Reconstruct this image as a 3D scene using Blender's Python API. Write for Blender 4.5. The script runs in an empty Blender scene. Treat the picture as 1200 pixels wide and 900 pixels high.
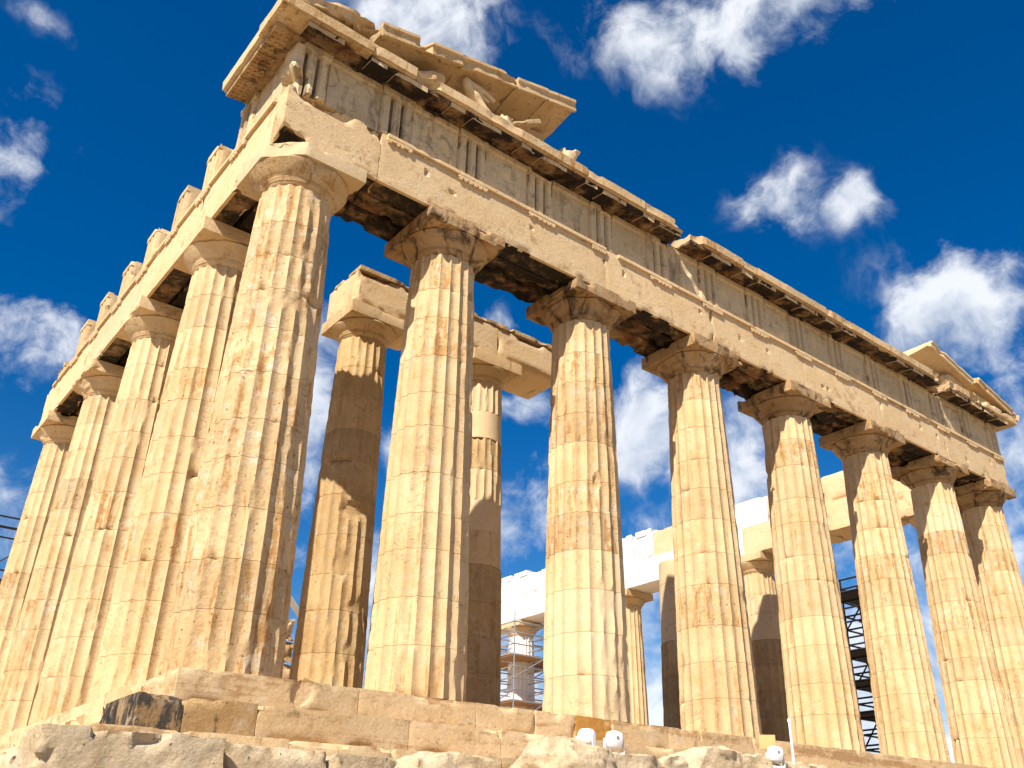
import bpy, math, random
import numpy as np
from mathutils import Vector, Matrix
random.seed(4)
SC = bpy.context.scene
COL = SC.collection
RAD = math.radians
# ------------------------------------------------------------------ camera
cam_d = bpy.data.cameras.new('camera'); cam = bpy.data.objects.new('camera', cam_d); COL.objects.link(cam)
CR = Vector((0.76837510, -0.63997784, 0.0052981)); CU = Vector((-0.29584491, -0.34783452, 0.88965552)); CF = Vector((0.56751695, 0.68515656, 0.45660157))
m = Matrix((CR, CU, -CF)).transposed().to_4x4(); m.translation = Vector((-5.70833, -14.99417, -2.50182))
cam.matrix_world = m
cam_d.sensor_width = 36.0; cam_d.lens = 1069.576 * 36 / 1200
cam_d.shift_x = -36.19 / 1200; cam_d.shift_y = 7.64 / 1200
cam_d.clip_start = 0.1; cam_d.clip_end = 5000
SC.camera = cam
SC.render.resolution_x = 1024; SC.render.resolution_y = 768
SC.view_settings.view_transform = 'Standard'; SC.view_settings.look = 'None'
SC.view_settings.exposure = 0.72; SC.view_settings.gamma = 1.0; SC.view_settings.use_curve_mapping = False
# ------------------------------------------------------------------ sun and sky
SUN_AZ, SUN_EL = RAD(25), RAD(45)      # azimuth measured from -x towards -y
sdir = Vector((-math.cos(SUN_AZ) * math.cos(SUN_EL), -math.sin(SUN_AZ) * math.cos(SUN_EL), math.sin(SUN_EL)))
sd = bpy.data.lights.new('sun', 'SUN'); sd.energy = 5.0; sd.angle = RAD(0.5); sd.color = (1.0, 0.93, 0.82)
sun = bpy.data.objects.new('sun', sd); COL.objects.link(sun)
sun.rotation_euler = (-sdir).to_track_quat('-Z', 'Y').to_euler()
W = bpy.data.worlds.new('World'); SC.world = W; W.use_nodes = True
nt = W.node_tree; N = nt.nodes; L = nt.links
for n in list(N): N.remove(n)
out = N.new('ShaderNodeOutputWorld'); bg = N.new('ShaderNodeBackground'); bg.inputs['Strength'].default_value = 0.1
L.new(bg.outputs[0], out.inputs[0])
sky = N.new('ShaderNodeTexSky'); sky.sky_type = 'NISHITA'; sky.sun_disc = False
sky.sun_elevation = SUN_EL; sky.sun_rotation = math.atan2(sdir.x, sdir.y)
sky.air_density = 1.0; sky.dust_density = 0.3; sky.ozone_density = 2.0; sky.altitude = 150
hs = N.new('ShaderNodeHueSaturation'); hs.inputs['Saturation'].default_value = 1.5; hs.inputs['Value'].default_value = 0.72; hs.inputs['Hue'].default_value = 0.508
L.new(sky.outputs[0], hs.inputs['Color'])
tc = N.new('ShaderNodeTexCoord')
CLOUDS = [(0.0288,0.7316,0.6811,0.0282,0.0145,.45),(0.0330,0.8187,0.5726,0.0456,0.0742,1.0),(0.0905,0.8887,0.4473,0.0688,0.0545,1.1),
 (0.0883,0.8662,0.4918,0.0143,0.0064,.5),(0.1233,0.9379,0.3242,0.0211,0.0112,.5),(0.3187,0.5714,0.7563,0.0743,0.0450,1.05),
 (0.5629,0.3595,0.7442,0.1610,0.0387,.9),(0.5869,0.3768,0.7166,0.0333,0.0281,.9),(0.6745,0.4216,0.6060,0.0457,0.0383,.86),
 (0.7207,0.3691,0.5869,0.0259,0.0302,.84),(0.8136,0.3173,0.4871,0.0885,0.0684,1.1),(0.8874,0.3437,0.3072,0.0727,0.1405,1.0),
 (0.3762,0.8322,0.4073,0.0524,0.1467,.95),(0.5005,0.6870,0.5267,0.0279,0.0167,.75),(0.5583,0.7048,0.4377,0.0467,0.0280,.9),
 (0.5775,0.7484,0.3262,0.0848,0.0846,1.05),(0.6568,0.6268,0.4192,0.0741,0.0658,1.05),(0.7096,0.6813,0.1799,0.1027,0.1283,.95),
 (0.7484,0.5558,0.3618,0.0551,0.0563,1.0),(0.8218,0.4923,0.2867,0.0689,0.0634,1.05),(0.3894,0.8800,0.2719,0.0408,0.0551,.95),
 (0.4841,0.7949,0.3657,0.0459,0.0553,.8),(0.5964,0.6559,0.4628,0.0373,0.0280,.7),(0.1111,0.9166,0.3841,0.0285,0.0203,.55),
 (0.7458,0.5249,0.4101,0.0521,0.0454,.9), (-0.6,0.3,0.5,0.2,0.1,.9), (0.2,-0.8,0.45,0.25,0.1,.9), (0.75,-0.45,0.4,0.2,0.1,.9)]
warp = N.new('ShaderNodeTexNoise'); warp.inputs['Scale'].default_value = 9; warp.inputs['Detail'].default_value = 3
L.new(tc.outputs['Generated'], warp.inputs['Vector'])
wv = N.new('ShaderNodeVectorMath'); wv.operation = 'MULTIPLY_ADD'; wv.inputs[1].default_value = (.075,) * 3; wv.inputs[2].default_value = (-.0375,) * 3
L.new(warp.outputs['Color'], wv.inputs[0])
wa = N.new('ShaderNodeVectorMath'); wa.operation = 'ADD'; L.new(tc.outputs['Generated'], wa.inputs[0]); L.new(wv.outputs[0], wa.inputs[1])
prev = None
for cx, cy, cz, a, b, s in CLOUDS:
    a *= 1.25; b *= 1.25; s *= .84
    d1 = N.new('ShaderNodeVectorMath'); d1.operation = 'SUBTRACT'; d1.inputs[1].default_value = (cx, cy, cz); L.new(wa.outputs[0], d1.inputs[0])
    d2 = N.new('ShaderNodeVectorMath'); d2.operation = 'MULTIPLY'; d2.inputs[1].default_value = (1 / a, 1 / a, 1 / b); L.new(d1.outputs[0], d2.inputs[0])
    d3 = N.new('ShaderNodeVectorMath'); d3.operation = 'LENGTH'; L.new(d2.outputs[0], d3.inputs[0])
    mr = N.new('ShaderNodeMapRange'); mr.interpolation_type = 'SMOOTHSTEP'
    mr.inputs['From Min'].default_value = 0.0; mr.inputs['From Max'].default_value = 1.4; mr.inputs['To Min'].default_value = s; mr.inputs['To Max'].default_value = 0
    L.new(d3.outputs['Value'], mr.inputs['Value'])
    if prev is None: prev = mr.outputs[0]
    else:
        mx = N.new('ShaderNodeMath'); mx.operation = 'MAXIMUM'; L.new(prev, mx.inputs[0]); L.new(mr.outputs[0], mx.inputs[1]); prev = mx.outputs[0]
sx = N.new('ShaderNodeSeparateXYZ'); L.new(tc.outputs['Generated'], sx.inputs[0])
lo_ = N.new('ShaderNodeMapRange'); lo_.interpolation_type = 'SMOOTHSTEP'; lo_.inputs['From Min'].default_value = 0.10; lo_.inputs['From Max'].default_value = 0.47; lo_.inputs['To Min'].default_value = 0.95; lo_.inputs['To Max'].default_value = 0.0
L.new(sx.outputs['Z'], lo_.inputs['Value'])
mx = N.new('ShaderNodeMath'); mx.operation = 'MAXIMUM'; L.new(prev, mx.inputs[0]); L.new(lo_.outputs[0], mx.inputs[1]); prev = mx.outputs[0]
cn = N.new('ShaderNodeTexNoise'); cn.inputs['Scale'].default_value = 9; cn.inputs['Distortion'].default_value = 0.1; cn.inputs['Detail'].default_value = 10; cn.inputs['Roughness'].default_value = 0.61
L.new(wa.outputs[0], cn.inputs['Vector'])
ca = N.new('ShaderNodeMath'); ca.operation = 'MULTIPLY_ADD'; ca.inputs[1].default_value = 3.4; ca.inputs[2].default_value = -1.85; L.new(cn.outputs['Fac'], ca.inputs[0])
cb = N.new('ShaderNodeMath'); cb.operation = 'ADD'; L.new(ca.outputs[0], cb.inputs[0]); L.new(prev, cb.inputs[1])
cm = N.new('ShaderNodeMapRange'); cm.interpolation_type = 'SMOOTHSTEP'; cm.inputs['From Min'].default_value = 0.14; cm.inputs['From Max'].default_value = 0.98
cm.inputs['To Max'].default_value = 0.88
L.new(cb.outputs[0], cm.inputs['Value'])
cf = N.new('ShaderNodeMath'); cf.operation = 'MULTIPLY'; L.new(cm.outputs[0], cf.inputs[0])
pm = N.new('ShaderNodeMapRange'); pm.inputs['From Min'].default_value = 0.0; pm.inputs['From Max'].default_value = 0.45; L.new(prev, pm.inputs['Value']); L.new(pm.outputs[0], cf.inputs[1])
cof = N.new('ShaderNodeVectorMath'); cof.operation = 'ADD'; cof.inputs[1].default_value = tuple(sdir * 0.035); L.new(wa.outputs[0], cof.inputs[0])
cn2 = N.new('ShaderNodeTexNoise'); cn2.inputs['Scale'].default_value = 9; cn2.inputs['Distortion'].default_value = 0.1; cn2.inputs['Detail'].default_value = 6; cn2.inputs['Roughness'].default_value = 0.56; L.new(cof.outputs[0], cn2.inputs['Vector'])
cdf = N.new('ShaderNodeMath'); cdf.operation = 'SUBTRACT'; L.new(cn.outputs['Fac'], cdf.inputs[0]); L.new(cn2.outputs['Fac'], cdf.inputs[1])
cshade = N.new('ShaderNodeMapRange'); cshade.inputs['From Min'].default_value = -0.16; cshade.inputs['From Max'].default_value = 0.12; L.new(cdf.outputs[0], cshade.inputs['Value'])
cr = N.new('ShaderNodeMix'); cr.data_type = 'RGBA'; L.new(cshade.outputs[0], cr.inputs['Factor'])
cr.inputs['A'].default_value = (3.4, 3.9, 4.7, 1); cr.inputs['B'].default_value = (6.3, 6.5, 6.8, 1)
mixs = N.new('ShaderNodeMix'); mixs.data_type = 'RGBA'
L.new(cf.outputs[0], mixs.inputs['Factor']); L.new(hs.outputs[0], mixs.inputs['A']); L.new(cr.outputs['Result'], mixs.inputs['B'])
L.new(mixs.outputs['Result'], bg.inputs['Color'])

# ------------------------------------------------------------------ numpy noise
def _hash(ix, iy, iz, seed):
    h = (ix.astype(np.int64) * 374761393 + iy.astype(np.int64) * 668265263 + iz.astype(np.int64) * 2147483647 + seed * 974634777) & 0xffffffff
    h = ((h ^ (h >> 13)) * 1274126177) & 0xffffffff
    h = ((h ^ (h >> 16)) * 2246822519) & 0xffffffff
    return ((h ^ (h >> 15)) & 0xffffff) / float(0xffffff)
def vn(p, seed=0):
    f = np.floor(p); t = p - f; t = t * t * (3 - 2 * t); i = f.astype(np.int64)
    r = 0
    for dx in (0, 1):
        wx = t[:, 0] if dx else 1 - t[:, 0]
        for dy in (0, 1):
            wy = t[:, 1] if dy else 1 - t[:, 1]
            for dz in (0, 1):
                wz = t[:, 2] if dz else 1 - t[:, 2]
                r = r + wx * wy * wz * _hash(i[:, 0] + dx, i[:, 1] + dy, i[:, 2] + dz, seed)
    return r
def fbm(p, seed=0, oct=3):
    s = 0; a = 0.5; tot = 0
    for k in range(oct):
        s = s + a * vn(p * (2.03 ** k) + k * 17.3, seed + k); tot += a; a *= 0.5
    return s / tot
def sst(x, a, b):
    t = np.clip((x - a) / (b - a), 0, 1); return t * t * (3 - 2 * t)
# ------------------------------------------------------------------ mesh + object helpers
def mesh_from(name, V, faces, mat, sharp=32):
    me = bpy.data.meshes.new(name)
    me.from_pydata(np.asarray(V).tolist(), [], faces)
    me.materials.append(mat); me.update()
    me.polygons.foreach_set('use_smooth', [True] * len(me.polygons))
    me.set_sharp_from_angle(angle=RAD(sharp))
    return me
def link(name, me, parent=None, loc=(0, 0, 0), label=None):
    o = bpy.data.objects.new(name, me); COL.objects.link(o); o.location = loc
    if parent is not None: o.parent = parent
    if label: o['label'] = label
    return o
def thing(name, label, cat, loc=(0, 0, 0), group=None):
    o = bpy.data.objects.new(name, None); COL.objects.link(o); o.location = loc; o.empty_display_size = 0.3
    return tag(o, label, cat, group)
def tag(o, label, cat, group=None):
    o['label'] = label; o['category'] = cat
    if group: o['group'] = group
    return o
def seg(a, b, res): return np.linspace(a, b, max(2, int(round(abs(b - a) / res)) + 1))
def lattice_box(xs, ys, zs):
    """surface lattice of a box given its grid lines; merged verts and quads"""
    nx, ny, nz = len(xs), len(ys), len(zs)
    idx = {}; I, J, K = [], [], []
    def g(i, j, k):
        return (i * ny + j) * nz + k
    quads = []
    a, b = np.meshgrid(np.arange(ny - 1), np.arange(nz - 1), indexing='ij'); a = a.ravel(); b = b.ravel()
    i = nx - 1
    quads.append(np.stack([g(i, a, b), g(i, a + 1, b), g(i, a + 1, b + 1), g(i, a, b + 1)], 1))
    quads.append(np.stack([g(0, a, b), g(0, a, b + 1), g(0, a + 1, b + 1), g(0, a + 1, b)], 1))
    a, b = np.meshgrid(np.arange(nx - 1), np.arange(nz - 1), indexing='ij'); a = a.ravel(); b = b.ravel()
    j = ny - 1
    quads.append(np.stack([g(a, 0, b), g(a + 1, 0, b), g(a + 1, 0, b + 1), g(a, 0, b + 1)], 1))
    quads.append(np.stack([g(a, j, b), g(a, j, b + 1), g(a + 1, j, b + 1), g(a + 1, j, b)], 1))
    a, b = np.meshgrid(np.arange(nx - 1), np.arange(ny - 1), indexing='ij'); a = a.ravel(); b = b.ravel()
    k = nz - 1
    quads.append(np.stack([g(a, b, k), g(a + 1, b, k), g(a + 1, b + 1, k), g(a, b + 1, k)], 1))
    quads.append(np.stack([g(a, b, 0), g(a, b + 1, 0), g(a + 1, b + 1, 0), g(a + 1, b, 0)], 1))
    Q = np.concatenate(quads); u, inv = np.unique(Q.ravel(), return_inverse=True)
    k = u % nz; j = (u // nz) % ny; i = u // (nz * ny)
    V = np.stack([np.asarray(xs)[i], np.asarray(ys)[j], np.asarray(zs)[k]], 1)
    return V, inv.reshape(-1, 4).tolist()
def weather(V, lo, hi, seed, chip=.05, width=.14, th=.5, amp=.006, bev=.007, freq=2.2, org=(0, 0, 0)):
    P = V + np.asarray(org)
    d0 = V - lo; d1 = hi - V
    d = np.minimum(d0, d1); sg = np.where(d0 < d1, 1., -1.)
    ds = np.sort(d, 1); e = ds[:, 1]
    n = fbm(P * freq, seed, 3); n2 = fbm(P * freq * 3.1, seed + 9, 2)
    inw = sg * np.clip(1 - d / width, 0, 1) ** .7
    nl = np.linalg.norm(inw, axis=1, keepdims=True); nl[nl < 1e-6] = 1
    edge = np.clip(1 - e / width, 0, 1)
    amt = chip * sst(n, th + .04, th + .16) * (0.6 + .8 * n2) * edge + bev * np.clip(1 - e / .03, 0, 1)
    surf = np.where(d <= 1e-5, -sg, 0.)
    out = V + inw / nl * amt[:, None] + surf * ((fbm(P * 3.7, seed + 3, 3) - .5) * 2 * amp)[:, None]
    return out
def rbox(lo, hi, res=.09, seed=0, fn=None, org=(0, 0, 0), **kw):
    lo = np.array(lo, float); hi = np.array(hi, float)
    V, F = lattice_box(seg(lo[0], hi[0], res), seg(lo[1], hi[1], res), seg(lo[2], hi[2], res))
    V = weather(V, lo, hi, seed, org=org, **kw)
    if fn: V = fn(V)
    return V, F
def join(parts):
    VV, FF, o = [], [], 0
    for V, F in parts:
        V = np.asarray(V); VV.append(V); FF += [[i + o for i in f] for f in F]; o += len(V)
    return np.concatenate(VV), FF
def sweep(prof, xs, seed=0, amp=.012, bite=.0, bth=.62, axis=0, res=.1, bfreq=1.3, org=(0, 0, 0)):
    """closed (y,z) profile swept along xs, densified and weathered, n-gon caps"""
    P = []
    n = len(prof)
    for i in range(n):
        a = np.array(prof[i]); b = np.array(prof[(i + 1) % n]); k = max(1, int(np.linalg.norm(b - a) / res))
        for t in range(k): P.append(a + (b - a) * t / k)
    P = np.array(P); m_ = len(P); cen = P.mean(0)
    V = np.zeros((len(xs) * m_, 3))
    for i, x in enumerate(xs):
        V[i * m_:(i + 1) * m_, 0] = x; V[i * m_:(i + 1) * m_, 1:] = P
    Q = V + np.asarray(org)
    nn = np.stack([fbm(Q * 4.0, seed + k, 2) - .5 for k in range(3)], 1) * 2 * amp
    V = V + nn
    if bite:
        b = sst(fbm(Q * bfreq, seed + 31, 3), bth, bth + .12) * bite * (0.5 + vn(Q * 6, seed + 5))
        di = np.array([0, cen[0], cen[1]]) - V; di[:, 0] = 0
        l = np.linalg.norm(di, axis=1, keepdims=True); l[l < 1e-6] = 1
        V = V + di / l * b[:, None]
    F = []
    for i in range(len(xs) - 1):
        for j in range(m_):
            k = (j + 1) % m_
            F.append([i * m_ + j, (i + 1) * m_ + j, (i + 1) * m_ + k, i * m_ + k])
    F.append(list(range(m_))); F.append([(len(xs) - 1) * m_ + j for j in reversed(range(m_))])
    if axis == 1: V = V[:, [1, 0, 2]]; F = [f[::-1] for f in F]
    return V, F
def tube(a, b, r, n=6):
    a = np.array(a, float); b = np.array(b, float); d = b - a; d /= np.linalg.norm(d)
    u = np.cross(d, [0, 0, 1.]) if abs(d[2]) < .9 else np.cross(d, [1., 0, 0]); u /= np.linalg.norm(u); v = np.cross(d, u)
    V = [];F = []
    for e in (a, b):
        for k in range(n):
            t = 2 * math.pi * k / n; V.append(e + r * (math.cos(t) * u + math.sin(t) * v))
    for k in range(n): F.append([k, (k + 1) % n, n + (k + 1) % n, n + k])
    F.append(list(reversed(range(n)))); F.append([n + k for k in range(n)])
    return np.array(V), F
def lathe(prof, n=48, seed=0, amp=0, org=(0, 0, 0), bite=0):
    m_ = len(prof); V = np.zeros((m_ * n, 3)); th = np.arange(n) / n * 2 * math.pi
    for i, (r, z) in enumerate(prof):
        V[i * n:(i + 1) * n] = np.stack([r * np.cos(th), r * np.sin(th), np.full(n, z)], 1)
    if amp:
        Q = V + np.asarray(org); k = (fbm(Q * 5, seed, 3) - .5) * 2 * amp
        if bite: k = k - bite * sst(fbm(Q * 1.6, seed + 7, 3), .56, .7)
        l = np.linalg.norm(V[:, :2], axis=1); l[l < 1e-6] = 1
        V[:, 0] *= 1 + k / l; V[:, 1] *= 1 + k / l
    F = []
    for i in range(m_ - 1):
        for j in range(n): F.append([i * n + j, i * n + (j + 1) % n, (i + 1) * n + (j + 1) % n, (i + 1) * n + j])
    F.append(list(reversed(range(n)))); F.append([(m_ - 1) * n + j for j in range(n)])
    return V, F
# ------------------------------------------------------------------ materials
def nd(nt, t, **k):
    n = nt.nodes.new(t)
    for a, b in k.items(): setattr(n, a, b)
    return n
def stone(name, c1, c2, stain=(.30, .13, .04), stain_amt=.5, stain_lo=.52, streak=(2.2, 2.2, .30), dark=(.06, .045, .03), dark_amt=.5, dark_lo=.64, dark_w=.09, dark_s=2.1, dark_mp=(1, 1, .7), dark_d=1.0,
          bump=.5, rough=.85, tint=.12, pit=.5, pale=(.62, .52, .40), pale_amt=.35, crack=.55):
    M = bpy.data.materials.new(name); M.use_nodes = True; t = M.node_tree
    b = t.nodes['Principled BSDF']; b.inputs['Roughness'].default_value = rough
    if 'Specular IOR Level' in b.inputs: b.inputs['Specular IOR Level'].default_value = .25
    tc = nd(t, 'ShaderNodeTexCoord'); oi = nd(t, 'ShaderNodeObjectInfo')
    def ln(a, c): t.links.new(a, c)
    # parts of one block share a pattern space; the object's own place shifts it
    geo = nd(t, 'ShaderNodeNewGeometry')
    P = tc.outputs['Object']
    sh = nd(t, 'ShaderNodeVectorMath', operation='MULTIPLY_ADD'); ln(oi.outputs['Location'], sh.inputs[0]); sh.inputs[1].default_value = (3.7, 5.1, 2.3); ln(P, sh.inputs[2]); P = sh.outputs[0]
    def noise(scale, detail=5, rough_=.6, mp=None, dist=0):
        n = nd(t, 'ShaderNodeTexNoise'); n.inputs['Scale'].default_value = scale; n.inputs['Detail'].default_value = detail; n.inputs['Roughness'].default_value = rough_; n.inputs['Distortion'].default_value = dist
        if mp:
            q = nd(t, 'ShaderNodeMapping'); q.inputs['Scale'].default_value = mp; ln(P, q.inputs['Vector']); ln(q.outputs[0], n.inputs['Vector'])
        else: ln(P, n.inputs['Vector'])
        return n.outputs['Fac']
    def ramp(v, lo, hi, to=1.0):
        r = nd(t, 'ShaderNodeMapRange'); r.interpolation_type = 'SMOOTHSTEP'; r.inputs['From Min'].default_value = min(lo, hi); r.inputs['From Max'].default_value = max(lo, hi); r.inputs['To Min'].default_value = 0 if lo < hi else to; r.inputs['To Max'].default_value = to if lo < hi else 0; ln(v, r.inputs['Value']); return r.outputs[0]
    def mix(f, a, bcol):
        x = nd(t, 'ShaderNodeMix', data_type='RGBA'); ln(f, x.inputs['Factor'])
        for s, v in (('A', a), ('B', bcol)):
            if isinstance(v, tuple): x.inputs[s].default_value = (*v, 1)
            else: ln(v, x.inputs[s])
        return x.outputs['Result']
    c = mix(ramp(noise(.9, 6, .62), .3, .7), c1, c2)
    c = mix(ramp(noise(3.3, 5, .6), .52, .74, pale_amt), c, pale)
    s1 = noise(1.0, 6, .65, streak, .6); s2 = noise(5.5, 6, .7)
    sm = nd(t, 'ShaderNodeMath', operation='MULTIPLY_ADD'); ln(s2, sm.inputs[0]); sm.inputs[1].default_value = .45; ln(s1, sm.inputs[2])
    sa = nd(t, 'ShaderNodeMath', operation='SUBTRACT'); ln(sm.outputs[0], sa.inputs[0]); sa.inputs[1].default_value = .225
    c = mix(ramp(sa.outputs[0], stain_lo, stain_lo + .14, stain_amt), c, stain)
    d1 = noise(dark_s, 8, .68, dark_mp, dark_d)
    k1 = nd(t, 'ShaderNodeMath', operation='SUBTRACT'); ln(noise(1.6, 4, .55, (1, 1, 1.7), .8), k1.inputs[0]); k1.inputs[1].default_value = .5
    k2 = nd(t, 'ShaderNodeMath', operation='ABSOLUTE'); ln(k1.outputs[0], k2.inputs[0])
    k3 = ramp(k2.outputs[0], .0085, .002, crack); k4 = nd(t, 'ShaderNodeMath', operation='MULTIPLY'); ln(k3, k4.inputs[0]); ln(ramp(noise(1.1, 2, .5), .48, .6), k4.inputs[1])
    c = mix(k4.outputs[0], c, (.16, .09, .04))
    c = mix(ramp(d1, dark_lo, dark_lo + dark_w, dark_amt), c, dark)
    # fine mottling and pits
    fn = noise(24, 6, .7)
    f2 = nd(t, 'ShaderNodeMapRange'); f2.inputs['From Min'].default_value = .25; f2.inputs['From Max'].default_value = .75; f2.inputs['To Min'].default_value = .78; f2.inputs['To Max'].default_value = 1.16; ln(fn, f2.inputs['Value'])
    pv = nd(t, 'ShaderNodeTexVoronoi'); pv.inputs['Scale'].default_value = 7.5; ln(P, pv.inputs['Vector'])
    pn = noise(6, 3, .5)
    pa = nd(t, 'ShaderNodeMath', operation='MULTIPLY_ADD'); ln(pn, pa.inputs[0]); pa.inputs[1].default_value = -.5; pa.inputs[2].default_value = .35
    pq = nd(t, 'ShaderNodeMath', operation='SUBTRACT'); ln(pa.outputs[0], pq.inputs[0]); ln(pv.outputs['Distance'], pq.inputs[1])
    pit_m = ramp(pq.outputs[0], .0, .06, pit)
    # per block tint
    tr = nd(t, 'ShaderNodeMapRange'); tr.inputs['To Min'].default_value = 1 - tint; tr.inputs['To Max'].default_value = 1 + tint; ln(oi.outputs['Random'], tr.inputs['Value'])
    hm = nd(t, 'ShaderNodeMath', operation='MULTIPLY'); ln(tr.outputs[0], hm.inputs[0]); ln(f2.outputs[0], hm.inputs[1])
    sc = nd(t, 'ShaderNodeVectorMath', operation='SCALE'); ln(c, sc.inputs[0]); ln(hm.outputs[0], sc.inputs['Scale'])
    c = mix(pit_m, sc.outputs[0], (.10, .06, .03))
    ln(c, b.inputs['Base Color'])
    bh = nd(t, 'ShaderNodeMath', operation='MULTIPLY_ADD'); ln(noise(9, 9, .72), bh.inputs[0]); bh.inputs[1].default_value = 1.0
    ph = nd(t, 'ShaderNodeMath', operation='MULTIPLY'); ln(pit_m, ph.inputs[0]); ph.inputs[1].default_value = -.6; ln(ph.outputs[0], bh.inputs[2])
    bp = nd(t, 'ShaderNodeBump'); bp.inputs['Strength'].default_value = bump; bp.inputs['Distance'].default_value = .035; ln(bh.outputs[0], bp.inputs['Height'])
    ln(bp.outputs[0], b.inputs['Normal'])
    return M
def plain(name, col, rough=.6, metal=0.0, var=.15, scale=8):
    M = bpy.data.materials.new(name); M.use_nodes = True; t = M.node_tree; b = t.nodes['Principled BSDF']
    b.inputs['Roughness'].default_value = rough; b.inputs['Metallic'].default_value = metal
    n = nd(t, 'ShaderNodeTexNoise'); n.inputs['Scale'].default_value = scale; n.inputs['Detail'].default_value = 5
    tcx = nd(t, 'ShaderNodeTexCoord'); t.links.new(tcx.outputs['Object'], n.inputs['Vector'])
    r = nd(t, 'ShaderNodeMapRange'); r.inputs['To Min'].default_value = 1 - var; r.inputs['To Max'].default_value = 1 + var; t.links.new(n.outputs['Fac'], r.inputs['Value'])
    s = nd(t, 'ShaderNodeVectorMath', operation='SCALE'); s.inputs[0].default_value = col; t.links.new(r.outputs[0], s.inputs['Scale']); t.links.new(s.outputs[0], b.inputs['Base Color'])
    return M
MAR = stone('weathered_marble', (.56, .375, .185), (.65, .475, .265), stain=(.37, .185, .055), stain_lo=.545, streak=(5, 5, .35), stain_amt=.65, tint=.09, bump=.38)
MARS = stone('stained_marble', (.53, .35, .165), (.63, .455, .255), stain=(.40, .20, .06), stain_amt=.85, stain_lo=.50, streak=(6.5, 6.5, .8), bump=.9, pit=.7, pale=(.66, .58, .48), pale_amt=.6)
MARD = stone('patina_and_shade_marble', (.37, .23, .10), (.47, .305, .155), stain=(.26, .11, .03), stain_amt=.6, dark=(.022, .017, .012), dark_amt=.8, dark_lo=.495, dark_w=.14, dark_s=1.9, bump=.8)  # dark patina; black patches also paint the shade under the capitals
MARK = stone('groove_shade_marble', (.27, .195, .11), (.36, .27, .165), stain=(.16, .10, .05), stain_amt=.6, dark=(.05, .04, .03), dark_amt=.7, dark_lo=.5, dark_w=.15, bump=.6)  # darker stone, paints shade into the triglyph grooves
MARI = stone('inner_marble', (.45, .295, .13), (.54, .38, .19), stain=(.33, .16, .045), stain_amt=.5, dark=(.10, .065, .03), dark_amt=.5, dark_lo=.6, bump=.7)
MARG = stone('grey_frieze_marble', (.60, .435, .24), (.68, .52, .31), stain=(.24, .16, .09), stain_amt=.6, dark=(.19, .14, .085), dark_amt=.55, dark_lo=.56, bump=.7, tint=.08)
MARB = stone('beam_marble', (.66, .455, .235), (.72, .53, .305), stain=(.40, .20, .075), stain_amt=.7, stain_lo=.56, streak=(.9, .9, .9), dark_amt=.25, bump=.5, tint=.07)
MARC = stone('crust_and_shade_marble', (.24, .145, .065), (.32, .20, .095), stain=(.20, .08, .025), stain_amt=.8, stain_lo=.46, streak=(1, 1, 1), dark=(.014, .011, .009), dark_amt=.97, dark_lo=.38, dark_w=.18, dark_s=1.3, dark_d=.3, bump=.9)  # black crust, deepened to carry the shade of undersides in its colour
MARN = stone('new_marble', (.74, .71, .66), (.79, .77, .73), stain=(.58, .42, .26), stain_amt=.6, stain_lo=.56, crack=.2, dark_amt=0, bump=.2, pit=.15, tint=.12, pale=(.80, .79, .77))
MARP = stone('pale_patch_marble', (.62, .45, .25), (.67, .51, .31), stain=(.42, .26, .12), stain_amt=.35, stain_lo=.62, dark_amt=.05, bump=.2, pit=.15, tint=.06)
MARST = stone('step_marble', (.58, .395, .20), (.66, .485, .28), stain=(.33, .17, .06), stain_amt=.7, stain_lo=.5, streak=(.35, .35, 3.0), dark=(.15, .10, .055), dark_amt=.5, dark_lo=.62, bump=.5, pit=.25, tint=.12)
MARGO = stone('golden_marble', (.46, .22, .045), (.50, .26, .06), stain=(.40, .16, .03), stain_amt=.5, dark_amt=.2, bump=.4, tint=.05)
MARBR = stone('brown_marble', (.36, .22, .09), (.46, .30, .135), stain=(.06, .045, .03), stain_amt=.9, stain_lo=.585, streak=(3.2, 3.2, .4), dark=(.03, .025, .02), dark_amt=.8, dark_lo=.6, bump=.7)
MARBK = stone('black_stained_marble', (.30, .19, .085), (.42, .27, .13), stain=(.05, .045, .04), stain_amt=.95, stain_lo=.43, streak=(7, 7, 2.2), dark=(.02, .02, .022), dark_amt=.95, dark_lo=.5, bump=1.0, pale=(.5, .45, .38), pale_amt=.6)
ROCK = stone('rough_limestone', (.58, .43, .25), (.68, .54, .36), stain=(.46, .31, .16), stain_amt=.5, dark=(.20, .15, .10), dark_amt=.5, dark_lo=.6, bump=1.3, pit=.6, tint=.12, pale=(.58, .50, .40))
GROUND = stone('dusty_ground', (.28, .21, .13), (.35, .27, .175), stain=(.16, .12, .07), pale=(.30, .25, .18), dark_amt=.2, bump=.8, tint=0)
STEEL = plain('galvanised_steel', (.42, .43, .45), .45, .7)
DSTEEL = plain('dark_steel', (.016, .017, .02), .55, .3)
WOOD = plain('plank_wood', (.36, .20, .09), .8, 0, .3, 5)
DWOOD = plain('dark_plank', (.03, .025, .02), .8, 0, .3, 5)
WHITE = plain('white_paint', (.80, .80, .79), .45, 0, .05)
GLASS = plain('lamp_glass', (.20, .21, .24), .2, 0, .1)
AMBER = plain('tan_card', (.62, .40, .16), .7, 0, .15)
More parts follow.
